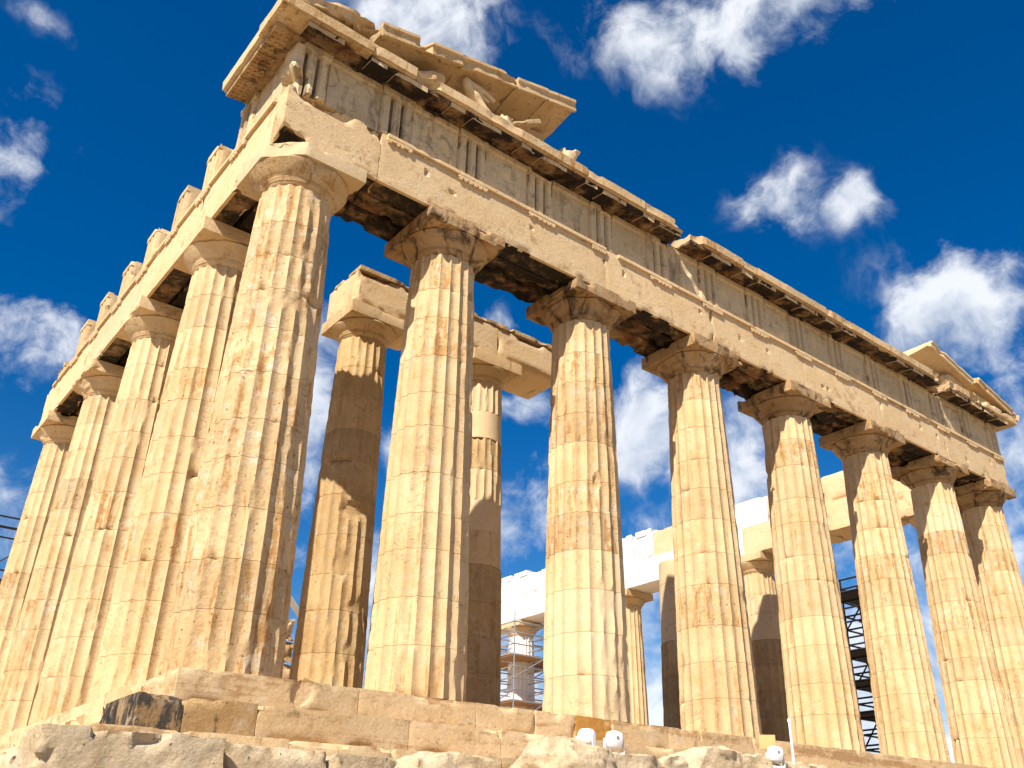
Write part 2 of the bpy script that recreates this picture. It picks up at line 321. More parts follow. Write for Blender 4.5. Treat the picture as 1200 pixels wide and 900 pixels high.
# ------------------------------------------------------------------ ground
def ground_h(x, y):
    dx = np.maximum(np.maximum(-2.6 - x, x - 31.6), 0); dy = np.maximum(np.maximum(-3.3 - y, y - 73), 0)
    d = np.hypot(dx, dy)
    return -1.75 - 2.5 * sst(d, .4, 7.5)
gx = np.concatenate([[-2500, -600, -150, -60], np.arange(-30, 62, 1.0), [90, 180, 600, 2500]])
gy = np.concatenate([[-2500, -600, -150, -60], np.arange(-30, 101, 1.0), [130, 220, 600, 2500]])
GX, GY = np.meshgrid(gx, gy, indexing='ij'); gz = ground_h(GX, GY)
gp = np.stack([GX.ravel(), GY.ravel(), gz.ravel()], 1)
gp[:, 2] += (fbm(gp * .45, 5, 4) - .5) * .25 * (np.abs(gp[:, 0]) < 100) * (gp[:, 2] < -1.8)
ny_ = len(gy)
F = [[i * ny_ + j, (i + 1) * ny_ + j, (i + 1) * ny_ + j + 1, i * ny_ + j + 1] for i in range(len(gx) - 1) for j in range(ny_ - 1)]
g = link('ground', mesh_from('ground', gp, F, GROUND, 80)); g['kind'] = 'structure'
V, F = rbox((-.97, -.97, -1.7), (29.8, 68.5, -.02), 4.0, 3, amp=.0, chip=0, bev=0)
g = link('floor', mesh_from('floor', V, F, MARST)); g['kind'] = 'structure'
# ------------------------------------------------------------------ columns
H = 10.43
def make_column(base, name, label, loc, r0=.9525, r1=.7405, zb=0.0, zn=9.57, zt=H, cap=True, seed=0, spf=8, dz=.085, drums=11, erode=1.0,
                mats=None, default=MAR, plainset=(), abw=1.02, top_break=None, group=None, capmat=None, corner=None, drum_labels=None, abmat=None, gouges=(), cer=.7):
    root = thing(name, label, 'column', loc, group)
    rnd = random.Random(seed); mats = mats or {}
    cuts = [zb] + [zb + (zn - zb) * (k + rnd.uniform(-.12, .12)) / drums for k in range(1, drums)] + [zn]
    org = np.array(loc)
    n = 20 * spf; th = np.arange(n) / n * 2 * math.pi
    t = ((np.arange(n) % spf) / spf) - .5; fl = 1 - (2 * t) ** 2
    fi = np.arange(n) // spf
    top = top_break if top_break else zn + 1
    for d in range(drums):
        za, zz = cuts[d], cuts[d + 1]
        if za > top - .25: break
        if zz > top: zz = top
        smooth_d = d in plainset
        z = np.concatenate([[za + .0015, za + .009, za + .045], np.arange(za + .05 + dz, zz - .05 - dz * .4, dz), [zz - .045, zz - .009, zz - .0015]])
        Z = np.repeat(z, n); TH = np.tile(th, len(z)); FL = np.tile(fl, len(z)); FI = np.tile(fi, len(z))
        # flute twist of a slightly turned drum
        u = np.clip((Z - zb) / (zn - zb), 0, 1)
        Rr = r0 + (r1 - r0) * u + .016 * np.sin(np.pi * u)
        dep = .072 * Rr / .95 * (0 if smooth_d else 1)
        if not smooth_d and zn - .02 < zz: pass
        r = Rr - dep * FL - (.025 if smooth_d else 0)
        P = np.stack([Rr * np.cos(TH), Rr * np.sin(TH), Z], 1) + org
        if not smooth_d:
            ar = vn(np.stack([FI * 3.71 + seed, Z * 1.1, np.full(len(Z), seed * 1.7)], 1), seed)
            ar = ar * .6 + .4 * vn(P * 3.3, seed + 2)
            r = np.minimum(r, Rr - erode * .04 * sst(ar, .58, .86))
            arr2 = vn(P * 7.0, seed + 4)
            r = r - erode * .008 * sst(arr2, .55, .8) * (1 - FL)
        big = fbm(P * 1.15, seed + 11, 4)
        r = np.minimum(r, Rr + .02 - erode * .45 * np.clip(big - .645, 0, .3))
        r = r + (fbm(P * 6.5, seed + 5, 3) - .5) * (.006 if smooth_d else .010) * erode
        dj = np.minimum(Z - za, zz - Z)
        jn = fbm(P * np.array([2.6, 2.6, 1.0]), seed + 17, 3)
        r = r - (.0 if smooth_d else .07 * erode) * sst(jn, .67, .80) * np.clip(1 - dj / .11, 0, 1) ** 1.3 - .007 * (dj < .006)
        for gth, gz0, gw, gh, gd in gouges:
            da = np.angle(np.exp(1j * (TH - gth)))
            ee = np.sqrt((da / gw) ** 2 + ((Z - gz0) / gh) ** 2) + (vn(P * 3, seed + 8) - .5) * .5
            r = np.minimum(r, np.where(ee < 1.2, Rr - gd * sst(1.2 - ee, 0, .5), 9))
        V = np.stack([r * np.cos(TH), r * np.sin(TH), Z], 1)
        if top_break and zz >= top - 1e-6:
            w = np.clip((Z - (zz - .35)) / .35, 0, 1); V[:, 2] -= w * .35 * sst(vn(P[:, [0, 1, 1]] * 2.0, seed), .45, .9)
        nz = len(z); F = []
        idx = np.arange(n); nx_ = (idx + 1) % n
        for i in range(nz - 1):
            F += np.stack([i * n + idx, i * n + nx_, (i + 1) * n + nx_, (i + 1) * n + idx], 1).tolist()
        F.append(list(range(n))[::-1]); F.append([(nz - 1) * n + j for j in range(n)])
        mt = mats.get(d, default)
        lb = drum_labels.get(d) if drum_labels else None
        link('drum', mesh_from('drum', V, F, mt, 28), root, label=lb)
    if cap and not top_break:
        eh = zt - .345 - zn
        prof = [(r1 - .055, zn + .001), (r1 - .03, zn + .02), (r1 - .012, zn + .06)]
        for k in range(4):
            zz = zn + .08 + k * .022; prof += [(r1 + .004 + k * .006, zz), (r1 + .014 + k * .008, zz + .006), (r1 + .014 + k * .008, zz + .016)]
        s = zn + .18; e0 = r1 + .045
        for k in range(9):
            f = k / 8; prof.append((e0 + (abw - .025 - e0) * (f ** .85), s + (zn + eh - .07 - s) * f))
        prof += [(abw - .005, zn + eh - .04), (abw - .02, zn + eh - .012), (abw - .07, zn + eh - .002)]
        cm_ = capmat or default
        V, F = lathe(prof, 72, seed + 3, .014 * cer, org, .09 * cer)
        cp = link('capital', mesh_from('capital', V, F, cm_, 35), root)
        V, F = rbox((-abw, -abw, zt - .345), (abw, abw, zt - .004), .085, seed + 7, org=org, chip=.14 * cer, th=.54, width=.2, amp=.006)
        if corner is not None: V = corner(V)
        link('abacus', mesh_from('abacus', V, F, abmat or cm_, 35), cp)
    return root
FX = [0, 3.681, 7.977, 12.273, 16.569, 20.865, 25.161, 28.842]
ORD = ['corner', 'second', 'third', 'fourth', 'fifth', 'sixth', 'seventh', 'last']
GF = 'fluted columns along the sunlit front'
def scoop(c, rad, noise=.18, seed=3):
    c = np.array(c, float)
    def f(V):
        d = V - c; l = np.linalg.norm(d, axis=1); rr = rad * (1 + noise * (fbm(V * 3.1, seed, 3) - .5) * 2)
        k = l < rr; l2 = np.where(l < 1e-4, 1e-4, l)
        dirv = d / l2[:, None]
        cd = np.array([.58, .58, -.1]); dirv = np.where(l[:, None] < .05, cd, dirv)
        V = V.copy(); V[k] = c + dirv[k] * rr[k][:, None]
        return V
    return f
def cut_corner(V):
    # the outer corner of the block has broken off along a rough curved face
    s = -(V[:, 0] + V[:, 1]); n = fbm(V * 2.5, 5, 3); lim = 1.36 + .22 * (n - .5)
    k = np.maximum(s - lim, 0) / 2
    V = V.copy(); V[:, 0] += k; V[:, 1] += k
    return V
frontlab = ['thick corner column with pitted orange stains and a broken capital',
 'second front column from the near corner, beside the corner column',
 'third front column from the near corner, pale lower half and patchy tan top',
 'fourth front column from the near corner, tan drum band at mid height',
 'fifth front column from the near corner, left of the black scaffold gap',
 'sixth front column from the near corner, right of the black scaffold gap',
 'seventh front column from the near corner, second to last on the right',
 'far end front column at the right edge under the last beam end']
patch = {1: {8: MARS, 10: MARS}, 2: {0: MARP, 1: MARP, 2: MARP, 4: MARS, 5: MARS, 7: MARS, 8: MARS, 9: MARS}, 3: {3: MARS, 10: MARS}, 4: {9: MARS}, 5: {6: MARS, 9: MARS}, 6: {9: MARP, 5: MARS, 8: MARS}, 7: {8: MARS, 3: MARS}}
for i, x in enumerate(FX):
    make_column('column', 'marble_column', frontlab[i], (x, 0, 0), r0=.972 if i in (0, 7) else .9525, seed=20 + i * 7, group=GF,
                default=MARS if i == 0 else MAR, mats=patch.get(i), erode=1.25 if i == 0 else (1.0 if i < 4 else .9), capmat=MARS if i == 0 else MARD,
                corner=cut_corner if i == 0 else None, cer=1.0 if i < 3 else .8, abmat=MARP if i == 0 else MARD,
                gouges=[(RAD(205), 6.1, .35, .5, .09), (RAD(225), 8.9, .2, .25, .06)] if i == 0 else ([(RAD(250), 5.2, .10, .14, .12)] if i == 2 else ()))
FY = [0, 3.69, 7.98, 12.3, 16.85]
sidelab = ['', 'second column on the left side, directly behind the corner column', 'third column on the left side from the near corner',
           'fourth column on the left side from the near corner', 'farthest column on the left side, at the left edge of the picture']
for i in range(1, 5):
    make_column('column', 'marble_column', sidelab[i], (0, FY[i], 0), seed=90 + i * 7, group='fluted columns along the left side', erode=1.2, capmat=MARB, mats={3: MARS, 7: MARS} if i % 2 else {5: MARS})
# ------------------------------------------------------------------ inner porch columns
NEWD = 'smooth pale new marble drum'
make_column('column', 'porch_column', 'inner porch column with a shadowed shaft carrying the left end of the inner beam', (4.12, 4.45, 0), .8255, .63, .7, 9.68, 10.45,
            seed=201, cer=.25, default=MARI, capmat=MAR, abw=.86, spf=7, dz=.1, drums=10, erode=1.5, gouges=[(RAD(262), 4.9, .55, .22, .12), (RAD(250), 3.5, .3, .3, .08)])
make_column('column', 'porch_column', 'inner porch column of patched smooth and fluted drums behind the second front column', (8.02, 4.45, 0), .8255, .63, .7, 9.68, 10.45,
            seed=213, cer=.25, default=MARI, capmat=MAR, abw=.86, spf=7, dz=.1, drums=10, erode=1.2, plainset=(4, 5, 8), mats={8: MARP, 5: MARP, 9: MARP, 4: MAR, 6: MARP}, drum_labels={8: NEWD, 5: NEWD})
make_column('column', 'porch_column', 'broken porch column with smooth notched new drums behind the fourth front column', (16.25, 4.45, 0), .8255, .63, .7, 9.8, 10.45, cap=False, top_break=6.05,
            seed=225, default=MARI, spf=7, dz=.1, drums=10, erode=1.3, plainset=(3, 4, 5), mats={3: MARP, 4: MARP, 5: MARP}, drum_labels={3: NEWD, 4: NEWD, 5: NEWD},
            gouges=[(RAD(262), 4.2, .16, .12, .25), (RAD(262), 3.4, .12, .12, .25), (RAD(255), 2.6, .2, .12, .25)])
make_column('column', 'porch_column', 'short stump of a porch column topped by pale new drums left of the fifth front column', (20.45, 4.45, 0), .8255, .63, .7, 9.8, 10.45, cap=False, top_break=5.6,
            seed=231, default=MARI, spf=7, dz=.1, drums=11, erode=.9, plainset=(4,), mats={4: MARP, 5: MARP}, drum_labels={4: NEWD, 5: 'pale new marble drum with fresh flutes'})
# ------------------------------------------------------------------ far side columns
northlab = {1.9: 'far side column with a broken capital seen between the sixth and seventh front columns', 6.4: None,
            10.85: 'far side column capital seen between the fourth and fifth front columns', 15.2: None,
            19.55: 'far side column seen as a sliver right of the third front column', 24.0: None,
            28.6: 'far side column wrapped in scaffolding left of the third front column'}
for k, (y, lb) in enumerate(northlab.items()):
    if lb is None: continue
    make_column('column', 'marble_column', lb, (28.84, y, 0), zn=9.3, zt=10.15, seed=300 + k * 5, spf=5, dz=.16, drums=9, erode=1.5 if y < 3 else .8,
                default=MARD if y < 3 else (MARN if y > 25 else MAR), capmat=MARP if y > 25 else MAR, group='columns along the far side', abw=1.0)
# ------------------------------------------------------------------ architrave
ZA, ZT = H, H + 1.35
def architrave(label, a, b, axis, seed, side=-1, taenia_from=None, taenia_to=None, fn=None, regs=(), zs=(ZA, ZT), mat=MARB, org_shift=0, group=None):
    """three beams side by side; axis 0 runs along x at y=0, axis 1 runs along y at x=0"""
    loc = (a, 0, 0) if axis == 0 else (0, a, 0)
    root = thing('architrave_block', label, 'stone beam', loc, group); ln_ = b - a
    def put(name, lo, hi, m_, parent, sd, f=None, res=.075, **kw):
        if axis == 1: lo, hi = (lo[1], lo[0], lo[2]), (hi[1], hi[0], hi[2])
        V, F = rbox(lo, hi, res, sd, fn=f, org=loc, **kw)
        return link(name, mesh_from(name, V, F, m_, 33), parent)
    def under(V):
        V = V.copy(); k = V[:, 2] < zs[0] + .02
        Q = V + np.array(loc); V[k, 2] += .16 * sst(fbm(Q[k] * 1.4, seed + 77, 4), .5, .72)
        return V
    ob = put('beam', (0.004, -.89, zs[0] + .004), (ln_ - .004, -.335, zs[1]), mat, root, seed, fn, chip=.07, th=.55, amp=.007)
    ob.data.materials.append(MARC)                                   # black crust with underside shade painted in, on the bed face
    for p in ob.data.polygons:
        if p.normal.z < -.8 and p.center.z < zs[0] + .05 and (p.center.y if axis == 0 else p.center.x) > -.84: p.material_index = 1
        elif seed == 400 and (p.center.x + 1.0 - .89) ** 2 + (p.center.y + 1.0) ** 2 + 3.0 * (p.center.z - ZA + .10) ** 2 < .85 and p.normal.z < .3 and p.center.x > .06 and p.center.y > -.84: p.material_index = 1  # hollow's inner faces painted dark for its shade
    mi = .56 if seed == 400 else .004
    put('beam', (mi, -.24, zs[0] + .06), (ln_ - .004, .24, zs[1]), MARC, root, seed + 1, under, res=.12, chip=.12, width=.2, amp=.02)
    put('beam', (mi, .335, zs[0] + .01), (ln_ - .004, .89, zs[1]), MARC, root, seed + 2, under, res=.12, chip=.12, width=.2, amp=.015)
    if taenia_from is not None:
        t0, t1 = taenia_from - a, taenia_to - a
        put('taenia', (t0, -.965, zs[1] - .105), (t1, -.885, zs[1] - .003), mat, root, seed + 3, res=.06, chip=.035, th=.6, width=.06, amp=.003, bev=.006)
        for rc in regs:
            r0_, r1_ = max(rc - .42 - a, t0 + .01), min(rc + .42 - a, t1 - .01)
            if r1_ - r0_ < .3: continue
            comb = [(r0_, zs[1] - .108), (r0_, zs[1] - .178)]
            for q in range(6):
                c = r0_ + (r1_ - r0_) * (q + .5) / 6; w_ = (r1_ - r0_) / 6 * .30
                if random.random() < .15: continue
                comb += [(c - w_, zs[1] - .178), (c - w_ * 1.15, zs[1] - .225), (c + w_ * 1.15, zs[1] - .225), (c + w_, zs[1] - .178)]
            comb += [(r1_, zs[1] - .178), (r1_, zs[1] - .108)]
            nc = len(comb); V = [(x_, -.955, z_) for x_, z_ in comb] + [(x_, -.884, z_) for x_, z_ in comb]
            F = [list(range(nc)), list(range(2 * nc - 1, nc - 1, -1))] + [[q, nc + q, nc + (q + 1) % nc, (q + 1) % nc] for q in range(nc)]
            V = np.array(V) + (np.stack([vn(np.array(V) * 9 + k, seed) for k in range(3)], 1) - .5) * .012
            if axis == 1: V = V[:, [1, 0, 2]]; F = [f[::-1] for f in F]
            link('regula', mesh_from('regula', V, F, mat, 30), root)
    return root
TC = [-.467, 1.66, 3.77, 5.88, 7.985, 10.13, 12.273, 14.42]
TC = TC + [28.842 - t for t in TC[:7][::-1]]
def corner_scoop(V):
    f = V * np.array([1, 1, 1.75]); f = scoop((-1.0, -1.0, (ZA - .10) * 1.75), .80, .5, 9)(f) / np.array([1, 1, 1.75])
    # eroded upper front edge of the corner block
    k = sst(f[:, 2], ZT - .32, ZT) * sst(-f[:, 1], .6, .89); n = fbm(f * 2.6, 4, 3)
    f[:, 1] += k * .22 * sst(n, .35, .65); f[:, 2] -= k * .14 * sst(n, .4, .7)
    return f
GA = 'stone beams of the front architrave'
joints = [-.89, 1.33, 8.06, 12.273, 16.569, 20.865, 25.161, 29.732]
alabs = ['worn corner beam with a hollow broken corner above the corner column', 'long front beam with small pits spanning from the second to the third front column',
  'front beam between the third and fourth front columns', 'front beam between the fourth and fifth front columns', 'front beam between the fifth and sixth front columns',
  'front beam between the sixth and seventh front columns', 'far end front beam over the last two front columns']
def pits(a, pts):
    def f(V):
        V = V.copy()
        for px, pz, pr in pts:
            d = np.hypot(V[:, 0] - (px - a), V[:, 2] - pz); k = (V[:, 1] < -.6) & (d < pr)
            V[k, 1] += .12 * (1 - d[k] / pr) ** .5
        return V
    return f
for i in range(7):
    a, b = joints[i], joints[i + 1]
    if i == 0: fn = lambda V: corner_scoop(V + np.array([-.89, 0, 0])) - np.array([-.89, 0, 0])
    else:
        rr = random.Random(i); fn = pits(a, [(rr.uniform(a + .4, b - .4), rr.uniform(ZA + .4, ZA + .95), rr.uniform(.055, .075)) for _ in range(3 if i == 1 else 2)])
    t0 = None if i == 0 else a + (.45 if i == 2 else (.12 if i == 1 else .006))
    architrave(alabs[i], a, b, 0, 400 + i * 11, fn=fn, taenia_from=t0, taenia_to=b - .006, regs=[t for t in TC if a - .2 < t < b + .2], group=GA)
sl = ['side beam between the corner column and the second left side column', 'side beam between the second and third left side columns',
      'side beam between the third and fourth left side columns', 'farthest side beam resting on the last left side columns']
sj = [-.33, 3.69, 7.98, 12.3, 17.85]
STC = [1.56, 3.62, 5.72, 7.95, 10.1, 12.3, 14.4, 16.4]
for i in range(4):
    architrave(sl[i], sj[i], sj[i + 1], 1, 500 + i * 13, taenia_from=sj[i] + .01, taenia_to=min(sj[i + 1] - .006, 16.9), regs=[t for t in STC if sj[i] - .2 < t < sj[i + 1] + .2 and t < 16],
               fn=None, mat=MARP if i == 2 else MARB, group='stone beams along the left side')
# inner porch beam
def inner_beam():
    r = thing('porch_beam', 'inner porch beam with worn top edge seen behind the second and third front columns', 'stone beam', (3.35, 4.45, 10.45))
    for k, (x0, x1) in enumerate([(0, 4.65), (4.66, 7.1)]):
        V, F = rbox((x0, -.8, .004), (x1, .8, .98), .09, 610 + k, chip=.08, org=(3.35, 4.45, 10)); link('beam', mesh_from('beam', V, F, MARB, 33), r)
        V, F = rbox((x0 + .02, -.86, .984), (x1 - .02, .8, 1.12), .07, 620 + k, chip=.12, th=.5, width=.14, org=(3.35, 4.45, 10)); link('top_course', mesh_from('top_course', V, F, MARS, 33), r)
inner_beam()
# ------------------------------------------------------------------ front frieze
ZF, ZG = ZT, ZT + 1.345
def trig_mesh(w, y0, y1, z0, z1, seed, org, axis=0, dmg=.04):
    xs = np.array([0, .02, .045, .1, .14, .17, .205, .225, .245, .28, .32, .36, .395, .415, .4225]) ; xs = np.concatenate([xs, .845 - xs[:-1][::-1]]) - .4225
    dep = {}
    def groove(x):
        u = abs(x); ed = abs(u - .4225)
        g = 0
        for c in (-.1408, .1408): g = np.maximum(g, .15 * np.clip(1.15 - abs(x - c) / .066, 0, 1))
        return np.maximum(g, .09 * np.clip(1 - ed / .05, 0, 1))
    zs_ = np.concatenate([np.arange(z0, z1 - .24, .09), [z1 - .22, z1 - .19, z1 - .17, z1 - .165, z1]])
    V, F = lattice_box(xs, np.array([y0, y0 + .12, (y0 + y1) / 2, y1]), zs_)
    lo = np.array([-.4225, y0, z0]); hi = np.array([.4225, y1, z1])
    fr = V[:, 1] < y0 + .001; below = V[:, 2] < z1 - .175
    Vo = weather(V, lo, hi, seed, dmg * 2, .1, .5, .004, .006, org=org)
    Vo[fr & below, 1] += groove(V[fr & below, 0])
    Vo[fr & ~below, 1] -= .018
    if axis == 1: Vo = Vo[:, [1, 0, 2]]; F = [f[::-1] for f in F]
    return Vo, F
fz = thing('frieze', 'grey shaded frieze of grooved blocks and worn panels above the front beams', 'frieze', (0, 0, ZF))
for i, c in enumerate(TC):
    V, F = trig_mesh(.845, -.90, -.3, .004, 1.345, 700 + i, (c, 0, 0))
    if i == 0:
        def f(V):
            Q = V + np.array([c, 0, 0]); n = fbm(Q * 3.3, 6, 3); lim = .55 + .5 * (n - .3)
            k = (np.clip(1 - (V[:, 0] + .4225) / .42, 0, 1)) * sst(lim - V[:, 2], 0, .15)
            V = V.copy(); V[:, 1] += k * .28; V[:, 0] += k * .22 * (V[:, 0] < 0); return V
        V = f(V)
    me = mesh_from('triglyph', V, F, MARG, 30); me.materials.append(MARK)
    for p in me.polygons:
        if -.83 < p.center.y < -.7 and p.center.z < 1.19 and abs(p.center.x) < .36: p.material_index = 1  # groove faces coloured darker to stand for their shade
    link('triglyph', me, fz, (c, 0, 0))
rr = random.Random(8)
for i in range(14):
    x0, x1 = TC[i] + .425, TC[i + 1] - .425
    wv_ = x1 - x0; nx_ = seg(0, wv_, .045); nz_ = seg(.004, 1.345, .045)
    V, F = lattice_box(nx_, np.array([-.82, -.6, -.35]), nz_)
    fr = V[:, 1] < -.81; Q = V + np.array([x0, 0, 0])
    ed = np.minimum(np.minimum(V[:, 0], wv_ - V[:, 0]) / .25, np.minimum(V[:, 2], 1.345 - V[:, 2] - .14) / .2); ed = np.clip(ed, 0, 1)
    # battered relief: two soft vertical masses with broken limbs
    rel = 0
    for q in range(3):
        cx_ = wv_ * (.25 + .25 * q + rr.uniform(-.08, .08)); sl_ = rr.uniform(-.5, .5)
        rel = rel + np.exp(-((V[:, 0] - cx_ - sl_ * (V[:, 2] - .6)) / rr.uniform(.07, .13)) ** 2) * rr.uniform(.3, 1)
    rel = rel * sst(fbm(Q * 2.3, 900 + i, 4), .38, .62) * .115 + (fbm(Q * 5, 930 + i, 3) - .5) * .02
    V[fr, 1] -= (rel * ed)[fr]
    V[fr & (V[:, 2] > 1.21), 1] -= .045
    link('metope', mesh_from('metope', V, F, MARG, 30), fz, (x0, 0, 0))
V, F = rbox((-.27, -.29, .004), (29.1, .85, 1.30), .35, 77, chip=.1); link('backing_wall', mesh_from('backing_wall', V, F, MARC), fz)
# side return of the frieze under the cornice corner
V, F = trig_mesh(.845, -.90, -.36, .004, 1.345, 741, (0, .6, 0), axis=1)
link('triglyph', mesh_from('triglyph', V, F, MARG, 30), fz, (0, 1.56, 0))
V, F = rbox((-.83, -.28, .004), (-.3, 1.13, 1.345), .09, 745, chip=.03); link('metope', mesh_from('metope', V, F, MARG, 30), fz)
tl = ['first', 'second', 'third', 'fourth', 'fifth', 'sixth', 'seventh']
for i, c in enumerate(STC[1:]):
    hgt = 1.27 if i < 6 else .55
    V, F = trig_mesh(.845, -.89, -.25, .004, hgt, 760 + i, (0, c, 0), axis=1, dmg=.06)
    o = link('triglyph_block', mesh_from('triglyph_block', V, F, MAR, 30), None, (0, c, ZF))
    lb = ('%s freestanding grooved block from the near corner on top of the left side beam' % tl[i]) if i < 6 else 'low broken block stub at the far end of the left side beam'
    tag(o, lb, 'stone block', 'freestanding grooved blocks on the left side beam')
# ------------------------------------------------------------------ cornice
ZC = ZF + 1.345
YC = -1.50
PROF = [(-.30, ZC + .07), (-.98, ZC + .07), (-1.43, ZC + .07), (-1.44, ZC + .105), (YC, ZC + .105), (YC - .01, ZC + .35), (YC + .03, ZC + .385), (-.30, ZC + .385)]
BED = [(-.30, ZC + .004), (-.96, ZC + .004), (-1.0, ZC + .02), (-1.40, ZC - .045), (-1.40, ZC + .066), (-.30, ZC + .066)]
def mutule(x0, x1, seed, axis, parent, gut=False):
    ex = [x0]; nx_ = 6
    for i in range(nx_):
        c = x0 + (x1 - x0) * (i + .5) / nx_; ex += [c - .036, c - .028, c + .028, c + .036]
    xs = np.array(ex + [x1]) if gut else seg(x0, x1, .08)
    yp = [v for c in (-1.33, -1.2, -1.07) for v in (c - .036, c - .028, c + .028, c + .036)]
    ys = np.array([-1.405] + yp + [-.99]) if gut else seg(-1.405, -.985, .09)
    V, F = lattice_box(xs, ys, np.array([0., .125]))
    Y0 = V[:, 1].copy()
    lo = V[:, 2] < .01
    if gut:
        def inl(v, L): return np.any(np.abs(v[:, None] - np.array(L)[None]) < 1e-6, axis=1)
        pk = lo & inl(V[:, 0], [v for q in range(nx_) for v in ex[2 + 4 * q:4 + 4 * q]]) & inl(V[:, 1], [v for q in range(3) for v in yp[1 + 4 * q:3 + 4 * q]])
        # raised pegs: every peg's four corners drop
        V[pk, 2] -= .035
    V[:, 2] += ZC - .085 + (Y0 + 1.405) * .13
    V = V + (np.stack([fbm(V * 5, seed + k, 2) for k in range(3)], 1) - .5) * (.006 if gut else .05) * np.array([.3, 1, .5])
    if axis == 1: V = V[:, [1, 0, 2]]; F = [f[::-1] for f in F]
    me = mesh_from('mutule', V, F, MARD if gut else MAR, 30)
    if not gut:
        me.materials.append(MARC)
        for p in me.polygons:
            if p.normal.z < -.6: p.material_index = 1  # soffit shade and crust painted onto the downward faces
    link('mutule', me, parent)
def cornice(name, label, x0, x1, seed, cuts, group, bite=.2, end_bite=True):
    root = thing(name, label, 'cornice', (0, 0, 0), group)
    ed = [x0] + list(cuts) + [x1]
    for i in range(len(ed) - 1):
        a, b = ed[i] + .004, ed[i + 1] - .004
        V, F = sweep(PROF, seg(a, b, .11), seed + i, .009, bite if (x0 > 20 or i < 2 and x0 < 0) else .05, .60, bfreq=1.5, res=.07)
        n = fbm(V * 2.2, seed + 50 + i, 3)
        # keep the run ends ragged
        if end_bite and i == 0 and x0 > 0: k = .6 * sst(-(V[:, 0] - a - .55), 0, .5) * sst(n, .3, .6); V[:, 1] = V[:, 1] * (1 - .35 * k); V[:, 0] += k * .3
        if end_bite and i == len(ed) - 2 and x1 < 29: k = .6 * sst(V[:, 0] - b + .55, 0, .5) * sst(n, .3, .6); V[:, 1] = V[:, 1] * (1 - .35 * k); V[:, 0] -= k * .3
        cb_ = link('cornice_block', mesh_from('cornice_block', V, F, MAR if i % 3 else MARS, 33), root)
        inner = [max(a, -.35), min(b, 29.2)]
        V, F = sweep(BED, seg(inner[0], inner[1], .1), seed + 60 + i, .014, bite * .6, .55, bfreq=1.7, res=.08); link('bed_course', mesh_from('bed_course', V, F, MARC, 33), cb_)  # bed colour holds crust and painted soffit shade
        for c in MUT:
            if a - .1 < c < b - .05 and c - .42 > x0 and c + .42 < x1 and random.Random(int(c * 100)).random() > .12:
                mutule(max(c - .42, a + .01), min(c + .42, b - .01), seed + int(c * 10), 0, cb_)
    return root
MUT = sorted(TC + [(TC[i] + TC[i + 1]) / 2 for i in range(14)])
GC = 'overhanging cornice runs'
c1 = cornice('cornice', 'ragged overhanging cornice run from the near corner to the gap, under the sloping slabs', -1.54, 10.58, 800, [.6, 2.72, 4.82, 6.93, 9.05], GC, .30)
# flank return of the corner
V, F = sweep([(-y if False else y, z) for y, z in PROF], seg(-.28, 1.75, .11), 830, .006, .02, .62, axis=1, res=.07)
fb = link('cornice_block', mesh_from('cornice_block', V, F, MARP, 33), c1)
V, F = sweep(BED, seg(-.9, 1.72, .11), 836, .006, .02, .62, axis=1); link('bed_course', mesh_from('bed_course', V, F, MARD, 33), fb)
for a, b in ((-.93, -.13), (.0, .78), (.92, 1.66)): mutule(a, b, 840 + int(a * 10), 1, fb, True)
cornice('cornice', 'long middle cornice run to the right of the gap in the cornice', 10.98, 24.5, 850, [13.2, 15.3, 17.4, 19.5, 21.6], GC, .16)
cornice('cornice', 'short cornice run at the far right corner under two tilted slabs', 25.2, 30.38, 880, [26.6, 28.6], GC, .2)
V, F = sweep([(-.3, ZC), (-.9, ZC), (-1.1, ZC - .06), (-1.12, ZC + .05), (-.95, ZC + .14), (-.3, ZC + .14)], seg(24.4, 25.08, .08), 895, .03, .1, .5)
o = link('cornice_stump', mesh_from('cornice_stump', V, F, MARD), None); tag(o, 'broken low cornice stump between the long middle run and the far corner run', 'stone block')
V, F = sweep([(-.3, ZC), (-.86, ZC), (-.98, ZC + .02), (-.85, ZC + .12), (-.3, ZC + .16)], seg(10.6, 11.0, .06), 897, .035, .1, .5)
o = link('cornice_stump', mesh_from('cornice_stump', V, F, MAR), None); tag(o, 'eroded stone stump in the gap between the near and middle cornice runs', 'stone block')
# ------------------------------------------------------------------ pediment
ZP = ZC + .385
def raking(label, x0, x1, ztop0, slope, seed, yf=-1.50, yb=.2, th=.36, mat=MAR, bite=.12, cove=True, name='raking_slab'):
    ln_ = (x1 - x0) / math.cos(slope)
    if cove: p = [(yb, -th), (-.55, -th), (-.62, -th + .03), (-1.15, -th + .11), (yf + .1, -th + .13), (yf + .08, -th + .05), (yf, -th + .05), (yf, -.12), (yf - .05, -.08), (yf - .05, 0), (yb, 0)]
    else: p = [(yb, -th), (yf, -th), (yf, 0), (yb, 0)]
    V, F = sweep(p, seg(0, ln_, .12), seed, .012, bite, .58, bfreq=1.6)
    o = link(name, mesh_from(name, V, F, mat, 33), None, (x0, 0, ztop0)); o.rotation_euler = (0, -slope, 0)
    return tag(o, label, 'roof slab', 'sloping slabs of the broken gable')
SLP = math.atan(.238)
zt_ = lambda x: 14.0 + x * .238
raking('worn sloping gable slab at the very top left corner above the corner column', -1.45, .62, zt_(-1.45) + .04, SLP, 910, th=.30, bite=.25)
raking('sloping gable slab second from the top left corner', .72, 2.86, zt_(.72) + .04, SLP, 915, bite=.2)
raking('middle sloping gable slab right above the horse head', 2.88, 4.55, zt_(2.88) + .02, SLP, 920)
raking('sloping gable slab with coved underside next to the free end', 4.57, 5.55, zt_(4.57), SLP, 925, bite=.05)
